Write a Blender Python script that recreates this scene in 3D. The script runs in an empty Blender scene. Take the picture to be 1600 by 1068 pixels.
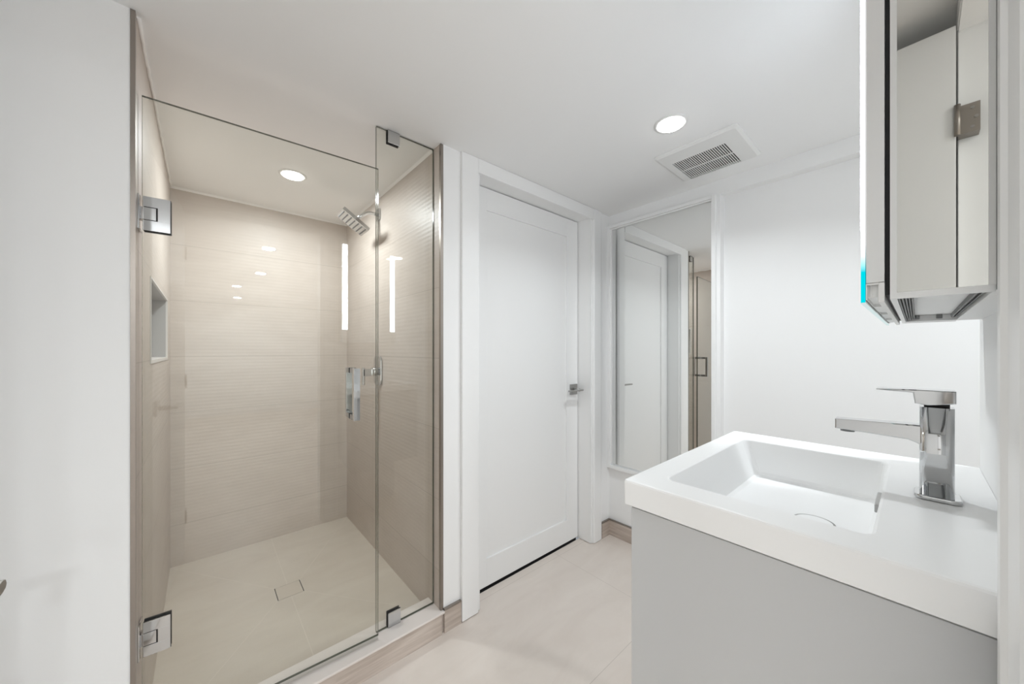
import bpy, bmesh, math, random
from mathutils import Vector, Matrix

scene = bpy.context.scene
COL = scene.collection
R = math.radians

# ------------------------------------------------------------------ camera
CAM_H = 1.217
cam_data = bpy.data.cameras.new('camera')
cam_data.sensor_width = 36.0
cam_data.lens = 552.81 * 36.0 / 1600.0
cam_data.shift_y = (547.08 - 534.0) / 1600.0
cam_data.clip_start = 0.01
cam = bpy.data.objects.new('camera', cam_data)
cam.location = (0, 0, CAM_H)
cam.rotation_euler = (R(90), 0, R(48.831))
COL.objects.link(cam)
scene.camera = cam

# ------------------------------------------------------------------ world and exposure
world = bpy.data.worlds.new('world')
scene.world = world
world.use_nodes = True
world.node_tree.nodes['Background'].inputs[0].default_value = (0.9, 0.95, 1.0, 1)
world.node_tree.nodes['Background'].inputs[1].default_value = 0.3

scene.view_settings.view_transform = 'Standard'
scene.view_settings.look = 'None'
scene.view_settings.gamma = 1.0
scene.view_settings.use_curve_mapping = False
scene.view_settings.exposure = 0.12
scene.cycles.max_bounces = 14
scene.cycles.diffuse_bounces = 8
scene.cycles.glossy_bounces = 8
scene.cycles.transparent_max_bounces = 24
scene.cycles.sample_clamp_indirect = 4.0
scene.cycles.caustics_reflective = False

LAMP_BATH = 5.0      # watts of the downlight by the vent
LAMP_SHOWER = 10.0
LAMP_ALCOVE = 5.0
LAMP_HALL = (10.0, 23.0, 23.0, 23.0)
LED_STRENGTH = 18.0
LAMP_COLOR = (0.91, 0.967, 1.0)

# ------------------------------------------------------------------ main measures
CEIL = 2.1075
XW = -1.349           # shower and door wall
XG = -1.4118          # glass line
YL, YR = -0.133, 0.7715   # shower side walls
XB = -2.664           # shower back wall
YB = 2.038            # back wall
XR = 0.087            # vanity wall
SF = 0.033            # shower floor

# ------------------------------------------------------------------ materials
def mat(name, color, rough=0.5, metal=0.0, spec=0.5, coat=0.0):
    m = bpy.data.materials.new(name)
    m.use_nodes = True
    b = m.node_tree.nodes['Principled BSDF']
    b.inputs['Base Color'].default_value = (*color, 1)
    b.inputs['Roughness'].default_value = rough
    b.inputs['Metallic'].default_value = metal
    b.inputs['Specular IOR Level'].default_value = spec
    b.inputs['Coat Weight'].default_value = coat
    return m

def nodes(m):
    nt = m.node_tree
    return nt.nodes, nt.links, nt.nodes['Principled BSDF']

def emit(name, color, strength):
    m = bpy.data.materials.new(name)
    m.use_nodes = True
    nt = m.node_tree
    nt.nodes.clear()
    e = nt.nodes.new('ShaderNodeEmission')
    e.inputs[0].default_value = (*color, 1)
    e.inputs[1].default_value = strength
    o = nt.nodes.new('ShaderNodeOutputMaterial')
    nt.links.new(e.outputs[0], o.inputs[0])
    return m

def painted(name, color, rough):
    m = mat(name, color, rough, spec=0.35)
    n, l, b = nodes(m)
    tc = n.new('ShaderNodeTexCoord')
    nz = n.new('ShaderNodeTexNoise')
    nz.inputs['Scale'].default_value = 260
    nz.inputs['Detail'].default_value = 3
    bp = n.new('ShaderNodeBump')
    bp.inputs['Strength'].default_value = 0.03
    bp.inputs['Distance'].default_value = 0.002
    l.new(tc.outputs['Object'], nz.inputs['Vector'])
    l.new(nz.outputs['Fac'], bp.inputs['Height'])
    l.new(bp.outputs['Normal'], b.inputs['Normal'])
    return m

M = {}
M['wall'] = painted('white_wall_paint', (0.87, 0.87, 0.868), 0.6)
M['ceiling'] = painted('white_ceiling_paint', (0.88, 0.88, 0.878), 0.8)
M['trim'] = mat('white_semi_gloss_trim', (0.87, 0.87, 0.868), 0.35, spec=0.4)
M['door'] = mat('white_door_paint', (0.87, 0.87, 0.868), 0.35, spec=0.4)
M['solid'] = mat('white_solid_surface', (0.90, 0.90, 0.897), 0.28, spec=0.45)
M['cabinet'] = mat('pale_grey_cabinet_lacquer', (0.57, 0.575, 0.578), 0.45, spec=0.4)
M['chrome'] = mat('polished_chrome', (0.62, 0.625, 0.63), 0.05, metal=1.0)
M['satin'] = mat('satin_nickel', (0.40, 0.395, 0.385), 0.3, metal=1.0)
M['bronze'] = mat('brushed_edge_trim', (0.33, 0.295, 0.265), 0.32, metal=1.0)
M['alu'] = mat('pale_aluminium', (0.70, 0.70, 0.695), 0.35, metal=0.6)
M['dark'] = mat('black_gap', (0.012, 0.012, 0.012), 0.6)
M['rubber'] = mat('grey_rubber_seal', (0.22, 0.22, 0.22), 0.6)
M['plastic'] = mat('white_plastic', (0.80, 0.80, 0.79), 0.45)
M['mirror'] = mat('mirror_silver', (0.90, 0.91, 0.90), 0.0, metal=1.0)
M['side_mirror'] = mat('grey_tinted_mirror', (0.58, 0.575, 0.545), 0.01, metal=1.0)
M['caulk'] = mat('white_caulk', (0.90, 0.89, 0.88), 0.5)
M['hinge'] = mat('nickel_hinge', (0.34, 0.31, 0.28), 0.38, metal=1.0)

def tile(name, c0, c1, rows=None, ribs=0.0, rough=0.3, vein=0.5, axis='Z', rowoff=0.0, spec=0.5, cell=None, grain=None):
    """stone-look porcelain: cloudy colour, fine streaks, optional ribs and grout lines in world metres"""
    m = mat(name, c0, rough, spec=spec)
    n, l, b = nodes(m)
    geo = n.new('ShaderNodeNewGeometry')
    sep = n.new('ShaderNodeSeparateXYZ')
    l.new(geo.outputs['Position'], sep.inputs[0])
    mp = n.new('ShaderNodeMapping')
    mp.inputs['Scale'].default_value = grain if grain else (1.6, 1.6, 5.0) if axis == 'Z' else (3.6, 1.3, 1)
    l.new(geo.outputs['Position'], mp.inputs['Vector'])
    nz = n.new('ShaderNodeTexNoise')
    nz.inputs['Scale'].default_value = 2.2
    nz.inputs['Detail'].default_value = 8
    nz.inputs['Roughness'].default_value = 0.62
    nz.inputs['Distortion'].default_value = 0.8
    l.new(mp.outputs[0], nz.inputs['Vector'])
    rp = n.new('ShaderNodeValToRGB')
    rp.color_ramp.elements[0].position = 0.5 - 0.25 / max(vein, .01) * .5
    rp.color_ramp.elements[1].position = 0.5 + 0.25 / max(vein, .01) * .5
    rp.color_ramp.elements[0].color = (*c1, 1)
    rp.color_ramp.elements[1].color = (*c0, 1)
    l.new(nz.outputs['Fac'], rp.inputs['Fac'])
    col = rp.outputs['Color']
    def line(sock, pitch, off, w):
        a = n.new('ShaderNodeMath'); a.operation = 'SUBTRACT'
        l.new(sock, a.inputs[0]); a.inputs[1].default_value = off
        f = n.new('ShaderNodeMath'); f.operation = 'PINGPONG'
        l.new(a.outputs[0], f.inputs[0]); f.inputs[1].default_value = pitch / 2
        g = n.new('ShaderNodeMath'); g.operation = 'LESS_THAN'
        l.new(f.outputs[0], g.inputs[0]); g.inputs[1].default_value = w
        return g.outputs[0]
    mask = None
    if rows:
        mask = line(sep.outputs['Z'], rows, rowoff, 0.0011)
    if cell:
        px, ox, py, oy = cell
        ma = line(sep.outputs['X'], px, ox, 0.0010)
        mb = line(sep.outputs['Y'], py, oy, 0.0010)
        mx = n.new('ShaderNodeMath'); mx.operation = 'MAXIMUM'
        l.new(ma, mx.inputs[0]); l.new(mb, mx.inputs[1])
        mask = mx.outputs[0]
    if mask is not None:
        mixc = n.new('ShaderNodeMix'); mixc.data_type = 'RGBA'
        l.new(mask, mixc.inputs['Factor'])
        l.new(col, mixc.inputs['A'])
        mixc.inputs['B'].default_value = (c1[0] * .80, c1[1] * .80, c1[2] * .79, 1)
        col = mixc.outputs['Result']
    l.new(col, b.inputs['Base Color'])
    if ribs > 0:
        w = n.new('ShaderNodeTexWave')
        w.wave_type = 'BANDS'; w.bands_direction = 'Z'; w.wave_profile = 'SIN'
        w.inputs['Scale'].default_value = 16.0
        w.inputs['Distortion'].default_value = 0.4
        w.inputs['Detail'].default_value = 1.0
        l.new(geo.outputs['Position'], w.inputs['Vector'])
        n2 = n.new('ShaderNodeTexNoise')
        n2.inputs['Scale'].default_value = 3.0
        mp2 = n.new('ShaderNodeMapping'); mp2.inputs['Scale'].default_value = (3, 3, .6)
        l.new(geo.outputs['Position'], mp2.inputs['Vector'])
        l.new(mp2.outputs[0], n2.inputs['Vector'])
        mu = n.new('ShaderNodeMath'); mu.operation = 'MULTIPLY'
        l.new(w.outputs['Fac'], mu.inputs[0]); l.new(n2.outputs['Fac'], mu.inputs[1])
        bp = n.new('ShaderNodeBump')
        bp.inputs['Strength'].default_value = ribs
        bp.inputs['Distance'].default_value = 0.002
        l.new(mu.outputs[0], bp.inputs['Height'])
        l.new(bp.outputs['Normal'], b.inputs['Normal'])
    return m

M['shower_tile'] = tile('ribbed_beige_wall_tile', (0.585, 0.522, 0.470), (0.52, 0.457, 0.406), rows=0.307, rowoff=1.49, ribs=0.2, rough=0.42, vein=.5, spec=.3)
M['shower_floor'] = tile('beige_shower_floor_tile', (0.62, 0.565, 0.495), (0.56, 0.50, 0.43), rough=0.4, axis='F', vein=.6)
M['floor'] = tile('beige_floor_tile', (0.72, 0.655, 0.60), (0.655, 0.585, 0.53), rough=0.36, axis='F', vein=.6, cell=(0.61, -1.395, 1.22, 0.37))
M['base_tile'] = tile('taupe_base_tile', (0.58, 0.505, 0.45), (0.42, 0.35, 0.30), rough=0.4, vein=.9, grain=(1.2, 1.2, 22))
M['sill'] = mat('pale_stone_curb_top', (0.72, 0.665, 0.63), 0.3)
M['grout'] = mat('pale_grout', (0.66, 0.60, 0.53), 0.7)
M['drain_tile'] = tile('beige_drain_tile', (0.60, 0.54, 0.47), (0.54, 0.48, 0.41), rough=0.4, axis='F')

def glass_mat(name, tint):
    m = bpy.data.materials.new(name)
    m.use_nodes = True
    nt = m.node_tree
    nt.nodes.clear()
    o = nt.nodes.new('ShaderNodeOutputMaterial')
    t = nt.nodes.new('ShaderNodeBsdfTransparent'); t.inputs[0].default_value = (*tint, 1)
    g = nt.nodes.new('ShaderNodeBsdfGlossy'); g.inputs['Roughness'].default_value = 0.0
    g.inputs[0].default_value = (1, 1, 1, 1)
    lw = nt.nodes.new('ShaderNodeLayerWeight'); lw.inputs[0].default_value = 0.5
    p = nt.nodes.new('ShaderNodeMath'); p.operation = 'POWER'; p.inputs[1].default_value = 5
    nt.links.new(lw.outputs['Facing'], p.inputs[0])
    a = nt.nodes.new('ShaderNodeMath'); a.operation = 'MULTIPLY_ADD'
    a.inputs[1].default_value = 0.95; a.inputs[2].default_value = 0.043
    nt.links.new(p.outputs[0], a.inputs[0])
    mx = nt.nodes.new('ShaderNodeMixShader')
    nt.links.new(a.outputs[0], mx.inputs[0])
    nt.links.new(t.outputs[0], mx.inputs[1]); nt.links.new(g.outputs[0], mx.inputs[2])
    nt.links.new(mx.outputs[0], o.inputs[0])
    return m

M['glass'] = glass_mat('clear_shower_glass', (0.975, 0.982, 0.965))
M['glass_edge'] = mat('green_glass_edge', (0.06, 0.07, 0.05), 0.1, spec=0.6)
M['seal'] = glass_mat('clear_vinyl_seal', (0.90, 0.91, 0.90))
M['lens'] = emit('lit_lens', (1.0, 0.985, 0.955), 14.0)
M['led'] = emit('lit_mirror_strip', (0.86, 0.93, 1.0), LED_STRENGTH)

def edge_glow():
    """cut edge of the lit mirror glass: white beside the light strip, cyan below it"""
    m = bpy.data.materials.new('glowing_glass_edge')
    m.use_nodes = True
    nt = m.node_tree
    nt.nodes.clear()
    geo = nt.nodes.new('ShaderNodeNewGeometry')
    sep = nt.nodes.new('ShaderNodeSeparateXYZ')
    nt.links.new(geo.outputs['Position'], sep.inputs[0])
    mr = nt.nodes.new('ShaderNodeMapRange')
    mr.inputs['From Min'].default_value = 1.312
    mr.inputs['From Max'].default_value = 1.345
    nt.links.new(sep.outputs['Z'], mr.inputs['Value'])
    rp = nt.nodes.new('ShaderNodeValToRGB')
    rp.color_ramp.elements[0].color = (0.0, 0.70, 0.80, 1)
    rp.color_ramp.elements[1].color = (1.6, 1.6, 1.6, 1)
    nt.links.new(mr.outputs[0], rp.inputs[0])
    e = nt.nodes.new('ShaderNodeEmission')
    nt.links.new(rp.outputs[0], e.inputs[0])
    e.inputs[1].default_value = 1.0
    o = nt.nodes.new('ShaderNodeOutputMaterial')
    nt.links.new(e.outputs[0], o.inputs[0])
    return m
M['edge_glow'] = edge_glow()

# ------------------------------------------------------------------ mesh helpers
class MB:
    def __init__(self):
        self.bm = bmesh.new()
        self.mats = []
    def mi(self, m):
        if m is None:
            return 0
        if m not in self.mats:
            self.mats.append(m)
        return self.mats.index(m)
    def box(self, x0, x1, y0, y1, z0, z1, m=None, bevel=0.0, seg=2):
        x0, x1 = sorted((x0, x1)); y0, y1 = sorted((y0, y1)); z0, z1 = sorted((z0, z1))
        i = self.mi(m)
        t = bmesh.new()
        bmesh.ops.create_cube(t, size=1.0)
        for v in t.verts:
            v.co = Vector(((v.co.x + .5) * (x1 - x0) + x0, (v.co.y + .5) * (y1 - y0) + y0, (v.co.z + .5) * (z1 - z0) + z0))
        if bevel > 0:
            bmesh.ops.bevel(t, geom=t.edges[:], offset=bevel, segments=seg, profile=0.5, affect='EDGES')
        self.merge(t, i)
        return self
    def merge(self, t, i, matrix=None):
        mp = {}
        for v in t.verts:
            mp[v] = self.bm.verts.new(matrix @ v.co if matrix else v.co)
        for f in t.faces:
            try:
                nf = self.bm.faces.new([mp[v] for v in f.verts])
                nf.material_index = i
                nf.smooth = f.smooth
            except ValueError:
                pass
        t.free()
    def prism(self, pts, axis, a, b, m=None, bevel=0.0, smooth=False, seg=2):
        """extrude a closed 2D outline along an axis; pts are in the two other axes in x,y,z order"""
        i = self.mi(m)
        t = bmesh.new()
        def P(p, q):
            if axis == 'X': return Vector((q, p[0], p[1]))
            if axis == 'Y': return Vector((p[0], q, p[1]))
            return Vector((p[0], p[1], q))
        A = [t.verts.new(P(p, a)) for p in pts]
        B = [t.verts.new(P(p, b)) for p in pts]
        n = len(pts)
        fa = t.faces.new(A); fb = t.faces.new(B[::-1])
        for k in range(n):
            f = t.faces.new((A[k], A[(k + 1) % n], B[(k + 1) % n], B[k]))
            f.smooth = smooth
        bmesh.ops.recalc_face_normals(t, faces=t.faces[:])
        if bevel > 0:
            caps = [e for e in t.edges if any(len(f.verts) == n and f in (fa, fb) for f in e.link_faces)]
            bmesh.ops.bevel(t, geom=caps, offset=bevel, segments=seg, profile=0.5, affect='EDGES')
        self.merge(t, i)
        return self
    def cyl(self, c, r, h, axis='Z', m=None, seg=40, r2=None, bevel=0.0):
        i = self.mi(m)
        t = bmesh.new()
        bmesh.ops.create_cone(t, cap_ends=True, segments=seg, radius1=r, radius2=r if r2 is None else r2, depth=h)
        for f in t.faces:
            f.smooth = len(f.verts) == 4
        if bevel > 0:
            ed = [e for e in t.edges if any(len(f.verts) > 4 for f in e.link_faces)]
            bmesh.ops.bevel(t, geom=ed, offset=bevel, segments=2, profile=0.5, affect='EDGES')
        rot = Matrix.Identity(4)
        if axis == 'X': rot = Matrix.Rotation(R(90), 4, 'Y')
        if axis == 'Y': rot = Matrix.Rotation(R(-90), 4, 'X')
        self.merge(t, i, Matrix.Translation(c) @ rot)
        return self
    def tube(self, path, r, m=None, seg=16):
        i = self.mi(m)
        path = [Vector(p) for p in path]
        rings = []
        up = None
        for k, p in enumerate(path):
            d = (path[min(k + 1, len(path) - 1)] - path[max(k - 1, 0)]).normalized()
            if up is None:
                up = d.orthogonal().normalized()
            s = d.cross(up).normalized(); up = s.cross(d).normalized()
            rings.append([self.bm.verts.new(p + (math.cos(2 * math.pi * a / seg) * up + math.sin(2 * math.pi * a / seg) * s) * r) for a in range(seg)])
        for k in range(len(rings) - 1):
            for a in range(seg):
                f = self.bm.faces.new((rings[k][a], rings[k][(a + 1) % seg], rings[k + 1][(a + 1) % seg], rings[k + 1][a]))
                f.smooth = True; f.material_index = i
        for rg in (rings[0][::-1], rings[-1]):
            f = self.bm.faces.new(rg); f.material_index = i
        return self
    def quad(self, pts, m=None):
        i = self.mi(m)
        f = self.bm.faces.new([self.bm.verts.new(p) for p in pts]); f.material_index = i
        return self
    def build(self, name, m=None, parent=None, origin=None):
        """link as one mesh object; coordinates are world, re-expressed relative to the parent empty or to origin"""
        bmesh.ops.recalc_face_normals(self.bm, faces=self.bm.faces[:])
        off = Vector(origin) if origin is not None else Vector((0, 0, 0))
        if parent is not None:
            p = parent
            off = Vector((0, 0, 0))
            while p is not None:
                off += p.location
                p = p.parent
        if off.length > 0:
            bmesh.ops.translate(self.bm, verts=self.bm.verts[:], vec=-off)
        me = bpy.data.meshes.new(name)
        self.bm.to_mesh(me); self.bm.free()
        mats = self.mats if self.mats else [m]
        for x in mats:
            me.materials.append(x)
        o = bpy.data.objects.new(name, me)
        COL.objects.link(o)
        if parent is not None:
            o.parent = parent
        else:
            o.location = off
        return o

def rrect(x0, x1, y0, y1, r, n=6):
    pts = []
    for cx, cy, a0 in ((x1 - r, y1 - r, 0), (x0 + r, y1 - r, 90), (x0 + r, y0 + r, 180), (x1 - r, y0 + r, 270)):
        for k in range(n + 1):
            a = R(a0 + 90 * k / n)
            pts.append((cx + r * math.cos(a), cy + r * math.sin(a)))
    return pts

def thing(name, label, cat, loc, rotz=0.0, group=None):
    o = bpy.data.objects.new(name, None)
    o.empty_display_size = 0.05
    o.location = loc
    o.rotation_euler = (0, 0, rotz)
    COL.objects.link(o)
    o['label'] = label; o['category'] = cat
    if group: o['group'] = group
    return o

def struct(o, label=None, cat=None):
    o['kind'] = 'structure'
    if label: o['label'] = label
    if cat: o['category'] = cat
    return o

def loops_mesh(loops, m, cap_first=False, cap_last=True, smooth_from=None):
    """bridge equal-count closed loops (lists of 3D points)"""
    mb = MB()
    mb.mi(m)
    vs = [[mb.bm.verts.new(p) for p in lp] for lp in loops]
    n = len(loops[0])
    for k in range(len(vs) - 1):
        for a in range(n):
            mb.bm.faces.new((vs[k][a], vs[k][(a + 1) % n], vs[k + 1][(a + 1) % n], vs[k + 1][a]))
    if cap_first: mb.bm.faces.new(vs[0][::-1])
    if cap_last: mb.bm.faces.new(vs[-1])
    return mb

# ================================================================== SETTING
# floors and ceiling
struct(MB().box(-1.44, 5.8, -1.5, 2.3, -0.10, 0.0).build('floor', M['floor']), 'large beige stone-look floor tiles of the bathroom', 'floor')
struct(MB().box(-2.85, 5.8, -1.5, 2.3, CEIL, CEIL + 0.12).build('ceiling', M['ceiling']), 'low white painted ceiling', 'ceiling')

# left wall (shower and door wall): white pieces beside the openings
mb = MB()
mb.box(XW - 0.12, XW, -0.50, YL - 0.009, 0, CEIL)
mb.box(XW - 0.12, XW, YR + 0.012, 0.965, 0, CEIL)
mb.box(XW - 0.12, XW, 1.848, YB + 0.12, 0, CEIL)
mb.box(XW - 0.12, XW, 0.965, 1.848, 2.06, CEIL)
struct(mb.build('wall_left', M['wall']), 'white wall holding the shower opening and the panelled door', 'wall')

# shower walls
mb = MB()
nx0, nx1, nz0, nz1, nd = -2.44, -1.69, 1.172, 1.467, 0.09
mb.box(XB - 0.1, XW - .001, YL - 0.1, YL, 0, nz0)
mb.box(XB - 0.1, XW - .001, YL - 0.1, YL, nz1, CEIL)
mb.box(XB - 0.1, nx0, YL - 0.1, YL, nz0, nz1)
mb.box(nx1, XW - .001, YL - 0.1, YL, nz0, nz1)
struct(mb.build('wall_shower_left', M['shower_tile']), 'beige tiled shower side wall with the recessed niche', 'wall')
struct(MB().box(XB - 0.1, XB, YL - 0.1, YR + 0.1, 0, CEIL).build('wall_shower_back', M['shower_tile']), 'beige tiled back wall of the shower', 'wall')
mb = MB().box(XB - 0.1, XW - .001, YR, YR + 0.1, 0, CEIL)
struct(mb.build('wall_shower_right', M['shower_tile']), 'beige tiled shower side wall under the shower head', 'wall')
# niche lining
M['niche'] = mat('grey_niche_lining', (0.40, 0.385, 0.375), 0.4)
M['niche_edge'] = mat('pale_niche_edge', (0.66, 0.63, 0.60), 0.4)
mb = MB()
mb.mi(M['niche'])
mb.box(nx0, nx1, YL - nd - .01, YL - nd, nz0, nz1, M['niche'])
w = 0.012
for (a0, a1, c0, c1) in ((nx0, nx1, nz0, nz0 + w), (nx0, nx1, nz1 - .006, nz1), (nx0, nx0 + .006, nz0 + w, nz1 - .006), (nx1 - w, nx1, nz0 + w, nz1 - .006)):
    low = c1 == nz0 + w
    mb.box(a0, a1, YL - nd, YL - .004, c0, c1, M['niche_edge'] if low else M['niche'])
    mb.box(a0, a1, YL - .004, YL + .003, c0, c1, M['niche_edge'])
struct(mb.build('trim_1', M['niche']), 'pale lining of the recessed shower niche', 'niche')

# shower floor: four falls to the drain, with pale grout seams
mb = MB()
dx0, dx1, dy0, dy1 = -2.102, -1.990, 0.268, 0.378
zo, zi = SF + 0.004, SF - 0.002
O = [(XB, YL, zo), (-1.46, YL, zo), (-1.46, YR, zo), (XB, YR, zo)]
I = [(dx0, dy0, zi), (dx1, dy0, zi), (dx1, dy1, zi), (dx0, dy1, zi)]
for k in range(4):
    mb.quad((O[k], O[(k + 1) % 4], I[(k + 1) % 4], I[k]), M['shower_floor'])
mb.quad([(x, y, zi - .012) for x, y, z in I], M['dark'])
for k in range(4):
    a, b = I[k], I[(k + 1) % 4]
    mb.quad((a, b, (b[0], b[1], b[2] - .012), (a[0], a[1], a[2] - .012)), M['dark'])
def seam(p, q, wd=0.0016, lift=0.0005):
    p, q = Vector(p), Vector(q)
    s = Vector((-(q - p).y, (q - p).x, 0)).normalized() * wd
    u = Vector((0, 0, lift))
    mb.quad((p + s + u, q + s + u, q - s + u, p - s + u), M['grout'])
for k in range(4):
    seam(O[k], I[k])
ym = (dy0 + dy1) / 2
seam((XB, ym, zo), (dx0, ym, zi)); seam((dx1, ym, zi), (-1.46, ym, zo))
struct(mb.build('floor_shower', M['shower_floor']), 'beige shower floor falling to the centre drain', 'floor')

# curb
mb = MB()
mb.box(-1.46, -1.337, YL, YR, 0, 0.088, M['base_tile'])
mb.box(-1.46, -1.333, YL, YR + 0.012, 0.088, 0.097, M['sill'], bevel=.0015)
struct(mb.build('trim_2', M['base_tile']), 'tiled shower curb with a pale stone top under the glass', 'curb')
# metal edge trims of the tiled opening
for k, (y0, y1) in enumerate(((YL - 0.009, YL + .0005), (YR - .0005, YR + 0.012))):
    struct(MB().box(XW - .012, XW + .002, y0, y1, 0.097 if k else 0.0, CEIL - .001).build('trim_%d' % (3 + k), M['bronze']),
           ('brushed metal edge strip on the hinge side of the shower', 'brushed metal edge strip between shower tile and white wall')[k], 'edge trim')
# caulk beads where shower ceiling meets tile
mb = MB()
mb.prism([(XB, CEIL - .010), (XB + .010, CEIL), (XB, CEIL)], 'Y', YL, YR)
mb.prism([(YR, CEIL - .010), (YR - .010, CEIL), (YR, CEIL)], 'X', XB, XG - .006)
random.seed(3)
n = 40
pts = []
for k in range(n + 1):
    x = XB + (XW - .02 - XB) * k / n
    pts.append((x, YL + .001, CEIL - .004))
mb.tube([(p[0], p[1] + random.uniform(0, .004), p[2] + random.uniform(-.001, .003)) for p in pts], 0.005, seg=8)
struct(mb.build('trim_5', M['caulk']), 'pale caulk bead around the shower ceiling', 'caulk')

# back wall: mirror part in front, recessed part behind the vanity, header above
mb = MB()
mb.box(XW - .12, -0.676, YB, YB + 0.14, 0, CEIL)
mb.box(-0.676, 1.0, YB + 0.055, YB + 0.14, 0, CEIL)
mb.box(-0.676, 1.0, YB, YB + 0.056, 2.034, CEIL)
struct(mb.build('wall_back', M['wall']), 'white back wall with the framed mirror and a shallow recess', 'wall')
# vanity wall with the entrance doorway, and the spur that closes the alcove beside it
mb = MB()
mb.box(XR, XR + 0.12, 0.50, 1.222, 0, CEIL)
mb.box(XR, XR + 0.12, -0.29, 0.50, 2.06, CEIL)
mb.box(XR, XR + 0.12, -1.5, -0.29, 0, CEIL)
mb.box(XR + 0.12, 1.0, 1.10, 1.222, 0, CEIL)
struct(mb.build('wall_right', M['wall']), 'white wall behind the vanity with the entrance doorway', 'wall')
struct(MB().box(XW - .12, XR, -0.49, -0.375, 0, CEIL).build('wall_front', M['wall']), 'white wall behind the open entrance door', 'wall')
struct(MB().box(0.95, 1.07, 1.222, YB + .055, 0, CEIL).build('wall_alcove', M['wall']), 'white end wall of the alcove past the vanity', 'wall')
mb = MB()
mb.box(1.0, 5.8, 1.10, 1.22, 0, CEIL)
mb.box(XR + .12, 5.8, -1.5, -1.38, 0, CEIL)
mb.box(5.68, 5.8, -1.38, 1.10, 0, CEIL)
struct(mb.build('wall_hall', M['wall']), 'white hall walls beyond the entrance doorway', 'wall')

# baseboards: tile skirting with a dark metal cap
def skirting(name, boxes, label):
    mb = MB()
    for x0, x1, y0, y1 in boxes:
        mb.box(x0, x1, y0, y1, 0, 0.095, M['base_tile'])
        mb.box(x0, x1, y0, y1, 0.0955, 0.1025, M['bronze'])
    struct(mb.build(name, M['base_tile']), label, 'baseboard')
skirting('baseboard_left', [(XW, XW + .012, YR + .0125, 0.869), (XW, XW + .012, 1.945, YB - .012), (XW, XW + .012, -.375, YL - .012)], 'taupe tile baseboard with a dark metal cap beside the shower and door')
skirting('baseboard_back', [(XW, -0.676, YB - .012, YB), (-.676, .95, YB + .043, YB + .055)], 'taupe tile baseboard with a dark metal cap under the mirror')

# ------------------------------------------------------------------ panelled door in the left wall
XD = -1.446
dy0_, dy1_ = 0.983, 1.830
door = struct(thing('door_1', 'closed white shaker door with one tall panel and a satin lever', 'door', (XD, (dy0_ + dy1_) / 2, 0)))
def shaker(x_face, sgn, y0, y1, z0, z1, st, rail_t, rail_b, th=0.035, rec=0.009):
    """a one-panel shaker door slab facing sgn*X"""
    mb = MB()
    xb = x_face - sgn * th
    mb.box(x_face - sgn * rec, xb, y0 + st - .002, y1 - st + .002, z0 + rail_b - .002, z1 - rail_t + .002)
    mb.box(x_face, xb, y0, y0 + st, z0, z1, bevel=.0015)
    mb.box(x_face, xb, y1 - st, y1, z0, z1, bevel=.0015)
    mb.box(x_face, xb, y0 + st - .001, y1 - st + .001, z1 - rail_t, z1, bevel=.0015)
    mb.box(x_face, xb, y0 + st - .001, y1 - st + .001, z0, z0 + rail_b, bevel=.0015)
    return mb
shaker(XD, 1, dy0_, dy1_, 0.012, 2.045, 0.110, 0.112, 0.140).build('door_panel', M['door'], door)
def lever_x(parent, x, y, z, dirn, sgn):
    """square rose with a flat lever; sgn*X is out of the door, dirn along Y"""
    h = MB().box(x, x + sgn * .009, y - .033, y + .033, z - .033, z + .033, bevel=.001).build('door_handle', M['satin'], parent)
    MB().cyl((x + sgn * .03, y, z), .010, .045, 'X').build('lever_neck', M['satin'], h)
    MB().box(x + sgn * .046, x + sgn * .070, y - dirn * .02, y + dirn * .105, z - .005, z + .005, bevel=.003).build('lever', M['satin'], h)
    return h
lever_x(door, XD, 1.783, 0.968, -1, 1)
# casing and jamb of that door
mb = MB()
cx0, cx1 = XW, XW + 0.015
def casing_v(mb, y0, y1, z1):
    mb.box(cx0, cx1, y0, y1, 0.004, z1, bevel=.003)
casing_v(mb, 0.872, 0.962, CEIL - .001)
mb.box(cx0, cx1, 0.962, 1.852, 2.040, CEIL - .001, bevel=.002)
# the right leg bows out at its foot edge like a bullnose
pts = [(cx0, 1.852), (cx1 - .004, 1.852), (cx1, 1.858), (cx1, 1.925), (cx1 - .002, 1.932), (cx1 - .005, 1.940), (cx0, 1.940)]
mb.prism(pts, 'Z', 0.004, CEIL - .001)
# jambs (reveal) and stop
mb.box(XW - .12, XW + .001, 0.962, 0.978, 0.004, 2.06)
mb.box(XW - .12, XW + .001, 1.835, 1.852, 0.004, 2.06)
mb.box(XW - .12, XW + .001, 0.978, 1.835, 2.050, 2.066)
struct(mb.build('trim_6', M['trim']), 'white casing and jamb around the panelled door', 'door casing')
# added black board behind the door stands in for shade in the gap
struct(MB().box(-1.50, -1.485, 0.97, 1.86, -.1, 2.06).build('trim_7', M['dark']), 'added black board standing in for shade behind the closed door', 'shade board')

# ------------------------------------------------------------------ entrance doorway: casing, jamb, open door
mb = MB()
cf = 0.0525                                # casing front face
pts = [(XR, 0.595), (cf + .004, 0.595), (cf, 0.591), (cf, 0.574), (cf + .004, 0.569), (cf + .004, 0.512), (cf + .010, 0.500), (XR, 0.500)]
mb.prism(pts, 'Z', 0, CEIL - .001)
mb.box(cf + .006, XR + .12, 0.483, 0.500, 0, 2.06)
mb.box(XR - .015, XR + .12, -0.29, -0.272, 0, 2.06)
mb.box(XR - .015, XR + .12, -0.272, 0.483, 2.045, 2.062)
mb.box(XR - .016, XR, -0.36, -0.275, 0, CEIL - .001)
mb.box(XR - .018, XR, -0.275, 0.50, 2.052, CEIL - .001)
struct(mb.build('trim_8', M['trim']), 'white casing and jamb of the entrance doorway at the right edge', 'door casing')

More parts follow.
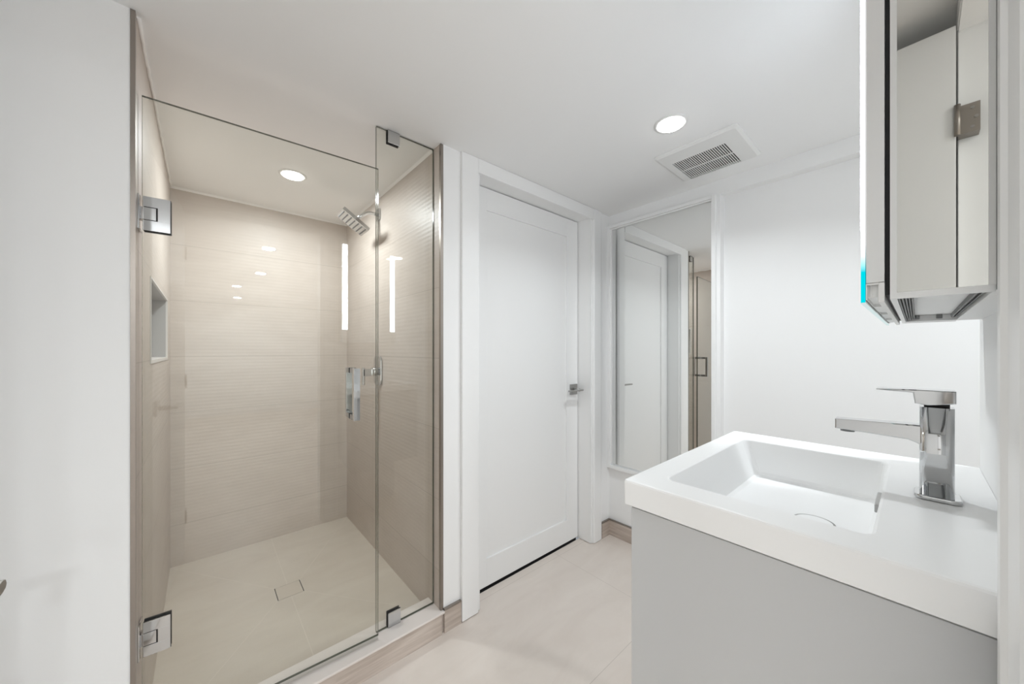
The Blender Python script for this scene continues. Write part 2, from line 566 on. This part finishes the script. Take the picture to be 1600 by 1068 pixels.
YD = -0.235
d2 = struct(thing('door_2', 'open white entrance door seen in the side of the mirror cabinet', 'door', (0.066, YD, 0)))
MB().box(-0.70, 0.066, YD - .035, YD, 0.012, 2.045, bevel=.001).build('door_slab', M['door'], d2)
h = MB().box(-0.672, -0.606, YD, YD + .009, 0.930, 0.996, bevel=.001).build('door_handle', M['satin'], d2)
MB().cyl((-0.639, YD + .03, 0.963), .010, .045, 'Y').build('lever_neck', M['satin'], h)
mb = MB()
pts = [(-0.535, 0.956), (-0.535, 0.970), (-0.648, 0.970), (-0.654, 0.968), (-0.656, 0.963), (-0.653, 0.958), (-0.645, 0.956)]
mb.prism(pts, 'Y', YD + .050, YD + .074, bevel=.002)
mb.build('lever', M['satin'], h)
for z in (1.80, 1.03, 0.22):
    hg = MB().box(0.0695, 0.104, YD - .0375, YD - .002, z - .036, z + .036).build('hinge', M['hinge'], d2)
    MB().cyl((0.068, YD + .004, z), .0055, .078, 'Z', seg=20).build('knuckle', M['hinge'], hg)
    for dz, xx in ((.024, .092), (0, .098), (-.024, .092)):
        MB().cyl((xx, YD - .0015, z + dz), .0035, .002, 'Y', seg=16).build('screw', M['satin'], hg)

# ================================================================== SHOWER GLASS
def glass_pane(x, y0, y1, z0, z1, parent, name='glass_panel', th=0.010):
    mb = MB()
    mb.mi(M['glass']); mb.mi(M['glass_edge'])
    t = bmesh.new()
    bmesh.ops.create_cube(t, size=1.0)
    for v in t.verts:
        v.co = Vector((v.co.x * th + x, (v.co.y + .5) * (y1 - y0) + y0, (v.co.z + .5) * (z1 - z0) + z0))
    bm = mb.bm
    mp = {v: bm.verts.new(v.co) for v in t.verts}
    for f in t.faces:
        nf = bm.faces.new([mp[v] for v in f.verts])
        nf.material_index = 0 if abs(f.normal.x) > .9 else 1
    t.free()
    return mb.build(name, None, parent)

fp = thing('fixed_glass_panel', 'narrow fixed glass panel to the ceiling beside the shower door', 'shower panel', (XG, 0.64, 0.097))
glass_pane(XG, 0.518, YR - .002, 0.099, CEIL - .002, fp)
def clip(z0, z1, y0, y1):
    mb = MB()
    mb.mi(M['chrome'])
    mb.box(XG + .0052, XG + .0115, y0, y1, z0, z1, bevel=.0008)
    mb.box(XG - .0115, XG - .0052, y0, y1, z0, z1, bevel=.0008)
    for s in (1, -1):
        mb.box(XG + s * .0051, XG + s * .0075, y0 - .0012, y1, z0 - (.0012 if z1 > 1 else -.001), z1 + (.0012 if z1 < 1 else -.001), M['dark'])  # black rim stands in for the dark reflection along the clip edges
    zz = z1 if z1 > 1 else z0
    mb.box(XG - .0115, XG + .0115, y0, y1, zz - .0015, zz + .0015)
    return mb
clip(2.056, CEIL - .0015, 0.562, 0.611).build('clip', M['chrome'], fp)
clip(0.0985, 0.156, 0.563, 0.615).build('clip', M['chrome'], fp)

# hinged door, opened outwards by three degrees; built square then turned about its hinge line
HY = -0.126
sd = thing('glass_shower_door', 'frameless hinged glass shower door standing slightly open', 'shower door', (XG, HY, 0.097))
W = 0.640
glass_pane(XG, HY, HY + W, 0.113, 1.921, sd)
MB().box(XG - .006, XG + .006, HY + .002, HY + W - .002, 0.101, 0.1128).build('bottom_sweep', M['seal'], sd)
# square D pulls back to back
py0, py1 = HY + .536, HY + .557
M['pull'] = mat('dark_reflection_chrome_pull', (0.36, 0.365, 0.37), 0.2, metal=1.0)  # dark reflection put into the colour of the chrome pull arms
pull = MB()
pull.mi(M['pull'])
for s in (1, -1):
    x_in, x_out = XG + s * .0052, XG + s * .064
    xi = XG + s * .046
    pull.box(xi, x_out, py0, py1, 0.965, 1.152, M['chrome'], bevel=.0006)
    pull.box(x_in, xi, py0, py1, 1.134, 1.152, M['pull'], bevel=.0006)
    pull.box(x_in, xi, py0, py1, 0.965, 0.983, M['pull'], bevel=.0006)
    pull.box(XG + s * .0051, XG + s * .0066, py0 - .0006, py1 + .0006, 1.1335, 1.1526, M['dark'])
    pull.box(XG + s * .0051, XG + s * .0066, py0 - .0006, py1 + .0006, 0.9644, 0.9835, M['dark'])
pull.build('pull_handle', M['pull'], sd)
def hinge(zc):
    h = MB()
    h.mi(M['chrome'])
    for s in (1, -1):                      # black layer under each plate stands in for dark edge reflections
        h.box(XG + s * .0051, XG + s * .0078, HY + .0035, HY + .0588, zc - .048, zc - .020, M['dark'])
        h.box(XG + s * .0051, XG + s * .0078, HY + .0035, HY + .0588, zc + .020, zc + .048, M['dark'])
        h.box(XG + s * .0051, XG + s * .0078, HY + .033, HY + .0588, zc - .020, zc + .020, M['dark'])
    for s in (1, -1):                      # clamp plates with a notch for the knuckle
        xa, xb_ = XG + s * .0052, XG + s * .013
        y0, y1 = HY + .003, HY + .058
        h.box(xa, xb_, y0, y1, zc + .0185, zc + .047, bevel=.0006)
        h.box(xa, xb_, y0, y1, zc - .047, zc - .0185, bevel=.0006)
        h.box(xa, xb_, y0 + .029, y1, zc - .019, zc + .019, bevel=.0006)
    ho = h.build('hinge', M['chrome'], sd)
    MB().box(XG - .013, XG + .0128, HY - .002, HY + .0295, zc - .0172, zc + .0172, bevel=.001).build('knuckle', M['chrome'], ho)
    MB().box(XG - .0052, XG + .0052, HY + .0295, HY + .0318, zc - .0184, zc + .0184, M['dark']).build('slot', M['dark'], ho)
    MB().box(XG - .027, XG + .027, YL + .0004, HY - .002, zc - .048, zc + .048, bevel=.0015).build('wall_plate', M['chrome'], ho)
hinge(1.595)
hinge(0.420)
sd.rotation_euler = (0, 0, R(-3.0))

# shower head
sx = -2.06
sh = thing('showerhead', 'square chrome shower head on a bent arm high in the shower', 'shower head', (sx, YR, 2.003))
MB().prism(rrect(sx - .030, sx + .030, 1.970, 2.036, .010), 'Y', YR - .009, YR - .0003, bevel=.002, smooth=False).build('flange', M['chrome'], sh)
path = [(sx, YR - .005, 2.003), (sx, YR - .03, 2.004), (sx, YR - .05, 2.003), (sx, YR - .064, 1.999), (sx, YR - .078, 1.991), (sx, YR - .092, 1.980), (sx, YR - .118, 1.955)]
MB().tube(path, .0095).build('arm', M['chrome'], sh)
def tilted(name, parts, m, parent, centre, tilt):
    mb = MB()
    for b, mm in parts:
        mb.box(*b, mm, bevel=.0015)
    rot = Matrix.Translation(centre) @ Matrix.Rotation(tilt, 4, 'X')
    bmesh.ops.transform(mb.bm, matrix=rot, verts=mb.bm.verts[:])
    return mb.build(name, m, parent)
hc = (sx, 0.628, 1.928)
TILT = R(-33)
mb = MB()
hd = tilted('head', [((-.062, .062, -.080, .080, -.008, .012), M['chrome']), ((-.014, .014, -.014, .014, .012, .030), M['chrome'])], M['chrome'], sh, hc, TILT)
for k in range(7):
    yy = -.066 + k * .022
    tilted('nozzle_bar', [((-.050, .050, yy - .0035, yy + .0035, -.0105, -.008), M['rubber'])], M['rubber'], hd, hc, TILT)

# shower valve
sv = thing('shower_valve', 'chrome shower valve with an angled lever on a rounded plate', 'shower valve', (sx, YR, 1.10))
MB().prism(rrect(sx - .056, sx + .056, 1.018, 1.184, .030, 8), 'Y', YR - .010, YR - .0003, bevel=.003).build('plate', M['chrome'], sv)
MB().cyl((sx, YR - .026, 1.095), .024, .034, 'Y').build('sleeve', M['chrome'], sv)
mb = MB()
mb.box(sx - .012, sx + .012, YR - .092, YR - .040, 1.070, 1.112, bevel=.003)
mb.box(sx - .012, sx + .012, YR - .094, YR - .080, 1.020, 1.118, bevel=.003)
mb.build('lever', M['chrome'], sv)

# drain
dr = thing('shower_drain', 'square tile-insert drain in the middle of the shower floor', 'drain', ((dx0 + dx1) / 2, ym, SF))
g = .0035
MB().box(dx0 + g * .5, dx1 - g * .5, dy0 + g, dy1 - g, SF - .012, SF - .0012, bevel=.0004).build('tile_cover', M['drain_tile'], dr)
mb = MB()
mb.box(dx0 + .0002, dx1 - .0002, dy0 + .0002, dy1 - .0002, SF - .0139, SF - .0125)
mb.build('drain_frame', M['dark'], dr)

# ================================================================== WALL MIRROR
wm = thing('wall_mirror', 'tall mirror in a slim white frame on the back wall', 'mirror', (-1.02, YB, 0.444))
fx0, fx1, fz0, fz1 = XW + .001, -0.692, 0.446, 2.033
mb = MB()
fy = YB - .026
fw = .019
mb.box(fx0, fx0 + .020, fy, YB, fz0, fz1, bevel=.002)
mb.box(fx1 - fw, fx1, fy, YB, fz0, fz1, bevel=.002)
mb.box(fx0 + .02, fx1 - fw, fy, YB, fz1 - .018, fz1, bevel=.002)
mb.box(fx0 + .02, fx1 - fw, fy, YB, fz0, fz0 + .022, bevel=.002)
mb.box(fx0 + .020, fx0 + .032, fy + .010, YB, fz0 + .022, fz1 - .018, bevel=.001)
mb.box(fx0 + .032, fx1 - fw, fy + .012, YB, fz1 - .026, fz1 - .018, bevel=.001)
mb.build('frame', M['trim'], wm)
MB().box(fx0 + .021, fx1 - fw + .001, YB - .006, YB - .0008, fz0 + .02, fz1 - .017).build('mirror_glass', M['mirror'], wm)

# ================================================================== VANITY
VT = 0.972
vx0, vx1, vy0, vy1 = -0.368, XR - .0005, 0.605, 1.2195
vb = thing('vanity_cabinet', 'pale grey wall-hung vanity cabinet under the white basin', 'vanity', (-.14, .91, 0.42))
bx0 = vx0 + .012
mb = MB()
mb.box(bx0, vx1, vy0 + .007, vy0 + .025, 0.42, 0.9205, bevel=.0008)      # near side panel
mb.box(bx0, vx1, vy1 - .024, vy1 - .006, 0.42, 0.9205, bevel=.0008)
mb.box(bx0 + .002, vx1, vy0 + .025, vy1 - .024, 0.42, 0.438)
mb.box(vx1 - .012, vx1, vy0 + .025, vy1 - .024, 0.438, 0.86)
mb.build('body', M['cabinet'], vb)
for z0, z1 in ((0.440, 0.660), (0.666, 0.914)):
    MB().box(bx0, bx0 + .018, vy0 + .0265, vy1 - .0255, z0, z1, bevel=.001).build('drawer', M['cabinet'], vb)

wb = thing('washbasin', 'white rectangular basin with a thick rim on the grey vanity', 'sink', (-.14, .91, 0.9235))
n = 6
def L(x0, x1, y0, y1, r, z):
    return [(p[0], p[1], z) for p in rrect(x0, x1, y0, y1, r, n)]
ix0, ix1, iy0, iy1 = -0.314, -0.040, 0.668, 1.128
loops = [
    L(ix0 + .03, ix1 - .01, iy0 + .02, iy1 - .015, .016, VT - .104),
    L(ix0 + .012, ix1 + .006, iy0 - .004, iy1 + .006, .016, VT - .096),
    L(ix0 - .008, ix1 + .010, iy0 - .010, iy1 + .010, .018, 0.9235),
    L(vx0 + .004, vx1 - .0005, vy0 + .004, vy1 - .001, .004, 0.9235),
    L(vx0, vx1, vy0, vy1, .004, 0.926),
    L(vx0, vx1, vy0, vy1, .004, VT - .004),
    L(vx0 + .0012, vx1, vy0 + .0012, vy1, .004, VT - .0012),
    L(vx0 + .004, vx1 - .0001, vy0 + .004, vy1 - .0001, .004, VT),
    L(ix0 - .004, ix1 + .004, iy0 - .004, iy1 + .004, .018, VT),
    L(ix0 - .001, ix1 + .001, iy0 - .001, iy1 + .001, .016, VT - .0012),
    L(ix0, ix1, iy0, iy1, .016, VT - .004),
    L(ix0 + .026, ix1 - .008, iy0 + .010, iy1 - .006, .016, VT - .078),
    L(ix0 + .029, ix1 - .011, iy0 + .013, iy1 - .009, .016, VT - .086),
    L(ix0 + .037, ix1 - .019, iy0 + .021, iy1 - .017, .016, VT - .0905),
    L(ix0 + .10, ix1 - .07, iy0 + .16, iy1 - .16, .016, VT - .093),
]
bas = loops_mesh(loops, M['solid'], cap_first=True, cap_last=True)
bo = bas.build('basin_slab', M['solid'], wb)
MB().box(ix1 - .0075, ix1 - .0005, 0.862, 0.942, VT - .031, VT - .017, bevel=.0015).build('overflow', M['satin'], wb)
mb = MB().cyl((-.132, .898, VT - .0900), .0285, .005, 'Z', bevel=.001)
do_ = mb.build('drain', M['solid'], wb)
MB().cyl((-.132, .898, VT - .0905), .0325, .005, 'Z', bevel=.001).build('drain_ring', M['satin'], do_)

fc = thing('basin_faucet', 'tall square chrome single-lever faucet on the white basin', 'faucet', (.022, .918, VT))
MB().prism(rrect(-.003, .0485, .891, .945, .012, 6), 'Z', VT + .0002, VT + .007, bevel=.002).build('base_plate', M['chrome'], fc)
mb = MB()
bp_ = rrect(.003, .0405, .896, .940, .010, 8)
mb.prism(bp_, 'Z', VT + .007, 1.1235, smooth=True)
mb.build('body', M['chrome'], fc)
mb = MB()
mb.prism([(.006, 1.092), (-.006, 1.0915), (-.102, 1.088), (-.102, 1.070), (-.010, 1.0655), (-.001, 1.062), (.006, 1.058)], 'Y', .902, .934, bevel=.002)
so = mb.build('spout', M['chrome'], fc)
MB().cyl((-.086, .918, 1.0685), .010, .007, 'Z').build('aerator', M['rubber'], so)
mb = MB()
mb.prism([(.0415, 1.1315), (.0415, 1.1515), (.0, 1.1515), (-.047, 1.1500), (-.047, 1.1478), (-.004, 1.1460), (-.002, 1.1285), (.012, 1.1265), (.020, 1.1275)], 'Y', .896, .940, bevel=.0015)
lo = mb.build('lever', M['chrome'], fc)
MB().cyl((.022, .918, 1.126), .014, .010, 'Z', m=M['dark']).build('cartridge', M['dark'], fc)
MB().cyl((.0418, .918, 1.143), .003, .001, 'X').build('index_dot', M['dark'], lo)

# ================================================================== MIRROR CABINET
cy0, cy1, cz0, cz1 = 0.605, 1.172, 1.277, 2.02
mc = thing('mirror_cabinet', 'lit mirror cabinet with mirrored side above the basin', 'mirror cabinet', (.02, .89, cz0))
# body
mb = MB()
t_ = .006
mb.box(-.0205, -.0150, cy0, cy1, cz0, cz1, M['alu'])                    # front frame
mb.box(-.0150, .0530, cy0, cy0 + t_, cz0, cz0 + .007, M['alu'])           # lower rim, near side
mb.box(-.0150, .0530, cy1 - t_, cy1, cz0, cz1, M['alu'])
mb.box(-.0150, .0530, cy0 + .002, cy1 - t_, cz0 + .013, cz0 + .017, M['plastic'])   # raised bottom board
mb.box(-.0150, .0530, cy0 + .002, cy1 - t_, cz1 - .01, cz1, M['alu'])
mb.box(.0530, XR - .0003, cy0 + .004, cy1, cz0 + .002, cz1, M['plastic'])
mb.build('body', None, mc)
MB().box(-.0150, .0485, cy0, cy0 + .004, cz0 + .0071, cz1).build('side_mirror', M['side_mirror'], mc)
MB().box(.0485, .0530, cy0 - .001, cy0 + .004, cz0 + .0071, cz1).build('side_edge_strip', M['plastic'], mc)
mb = MB()
for k in range(5):
    x = -.0146 + k * .0026
    mb.box(x, x + .0016, cy0 + .008, cy1 - .03, cz0 + .001 + k * .0012, cz0 + .013)
mb.build('ribbed_seal', M['rubber'], mc)
mb = MB().box(-.015, .053, cy1 - .05, cy1 - .006, cz0 + .0005, cz0 + .0125)
rl = mb.build('bottom_rail', M['alu'], mc)
for x in (.000, .030):
    MB().cyl((x, cy1 - .055, cz0 + .0095), .004, .010, 'Z', seg=20).build('screw', M['rubber'], rl)
mb = MB()
mb.box(.045, .047, cy0 + .06, cy1 - .05, cz0 + .006, cz0 + .0128); mb.box(.0495, .0505, cy0 + .06, cy1 - .05, cz0 + .006, cz0 + .0128)
mb.build('side_rail', M['rubber'], mc)
MB().box(-.0245, -.0206, cy0 + .006, cy1 - .006, cz0 + .006, cz1 - .006).build('dark_gap_seal', M['dark'], mc)
# door
dm = MB()
dm.box(-.0405, -.0248, cy0, cy1, cz0 + .021, cz1, M['alu'], bevel=.0005)
do = dm.build('door', M['alu'], mc)
mb = MB()                                    # hollow end cap and bottom channel of the door frame
mb.box(-.0405, -.0395, cy0, cy1, cz0 + .001, cz0 + .0205)
mb.box(-.0300, -.0248, cy0, cy1, cz0 - .003, cz0 + .0205, bevel=.0005)
mb.box(-.0395, -.0300, cy0 + .006, cy1 - .006, cz0 + .004, cz0 + .0205)
mb.box(-.0395, -.0300, cy0, cy0 + .0015, cz0 + .0185, cz0 + .0205)
mb.box(-.0368, -.0362, cy0 + .003, cy0 + .006, cz0 + .005, cz0 + .0185)
for y in (cy0 + .10, cy0 + .26, cy0 + .42):
    mb.box(-.0395, -.0300, y, y + .10, cz0 + .0005, cz0 + .004)
mb.build('end_cap', M['plastic'], do)
mb = MB()
mb.mi(M['mirror']); 
gx0, gx1 = -.0448, -.0408
mb.box(gx0, gx1, cy0 + .0006, cy1 - .0006, cz0 - .002, cz1, M['mirror'])
go = mb.build('mirror_glass', M['mirror'], do)
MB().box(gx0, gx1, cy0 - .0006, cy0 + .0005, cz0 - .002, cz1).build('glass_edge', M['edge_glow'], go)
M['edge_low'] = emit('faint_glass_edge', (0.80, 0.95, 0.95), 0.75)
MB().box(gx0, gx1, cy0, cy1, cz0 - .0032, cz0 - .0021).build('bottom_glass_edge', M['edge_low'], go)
for y in (cy0 + .006, cy1 - .040):
    MB().box(gx0 - .0008, gx0 - .0002, y, y + .034, 1.365, 1.975).build('light_strip', M['led'], go)

# ================================================================== CEILING FITTINGS
def downlight(x, y, label, watts, group, r=.046, spread=140):
    t = thing('recessed_light', label, 'ceiling light', (x, y, CEIL), 0, group)
    mb = MB()
    N = 48
    prof = [(r + .016, 0.0), (r + .015, -.003), (r + .006, -.0045), (r + .001, -.003), (r, -.0005)]
    rings = [[mb.bm.verts.new((x + q * math.cos(2 * math.pi * k / N), y + q * math.sin(2 * math.pi * k / N), CEIL + z)) for k in range(N)] for q, z in prof]
    for a in range(len(rings) - 1):
        for k in range(N):
            f = mb.bm.faces.new((rings[a][k], rings[a][(k + 1) % N], rings[a + 1][(k + 1) % N], rings[a + 1][k]))
            f.smooth = True
    mb.build('trim_ring', M['plastic'], t)
    MB().cyl((x, y, CEIL - .0045), r, .008, 'Z', seg=48, bevel=.002).build('lens', M['lens'], t)
    ld = bpy.data.lights.new('downlight_glow', 'AREA')
    ld.shape = 'DISK'; ld.size = r * 2
    ld.energy = watts
    ld.color = LAMP_COLOR
    ld.spread = R(spread)
    lo = bpy.data.objects.new('downlight_glow', ld)
    lo.location = (0, 0, -.0105)
    COL.objects.link(lo)
    lo.parent = t
    return t
downlight(-0.636, 1.385, 'lit round recessed light beside the ceiling vent', LAMP_BATH, None)
downlight(-2.085, 0.345, 'lit round recessed light in the shower ceiling', LAMP_SHOWER, None, spread=180)
downlight(0.47, 1.41, 'round recessed light over the alcove past the vanity', LAMP_ALCOVE, None)
for k, (x, y) in enumerate(((0.93, .19), (2.18, .13), (3.36, -.145), (4.69, -.20))):
    downlight(x, y, ('nearest', 'second', 'third', 'farthest')[k] + ' hall downlight, seen as a glint in the shower glass', LAMP_HALL[k], 'hall downlights', spread=180)

vt = thing('ceiling_vent', 'square white exhaust fan grille in the ceiling', 'vent', (-.63, 1.735, CEIL))
ox0, ox1, oy0, oy1 = -0.803, -0.460, 1.570, 1.902
gx_0, gx_1, gy_0, gy_1 = -0.762, -0.534, 1.668, 1.885
zt, zb_ = CEIL - .0004, CEIL - .013
mb = MB()
NN = 6
outer_t = [(p[0], p[1], zt) for p in rrect(ox0, ox1, oy0, oy1, .018, NN)]
outer_m = [(p[0], p[1], zt - .006) for p in rrect(ox0, ox1, oy0, oy1, .018, NN)]
outer_b = [(p[0], p[1], zb_) for p in rrect(ox0 + .012, ox1 - .012, oy0 + .012, oy1 - .012, .014, NN)]
inner_b = [(p[0], p[1], zb_) for p in rrect(gx_0, gx_1, gy_0, gy_1, .002, NN)]
inner_t = [(p[0], p[1], zt - .0095) for p in rrect(gx_0, gx_1, gy_0, gy_1, .002, NN)]
cm = loops_mesh([outer_t, outer_m, outer_b, inner_b, inner_t], M['plastic'], cap_last=False)
cm.build('cover', M['plastic'], vt)
MB().box(gx_0, gx_1, gy_0, gy_1, zt - .0012, zt - .0004).build('fan_shade_plate', M['dark'], vt)  # black colour stands in for shade inside the fan opening
mb = MB()
ns = 25
pitch = (gx_1 - gx_0) / ns
for k in range(ns + 1):
    x = gx_0 + k * pitch
    mb.box(max(gx_0, x - .0020), min(gx_1, x + .0020), gy_0, gy_1, zt - .0118, zt - .0102)
mb.box(gx_0, gx_1, (gy_0 + gy_1) / 2 - .004, (gy_0 + gy_1) / 2 + .004, zt - .0117, zt - .0101)
mb.build('grille', M['plastic'], vt)
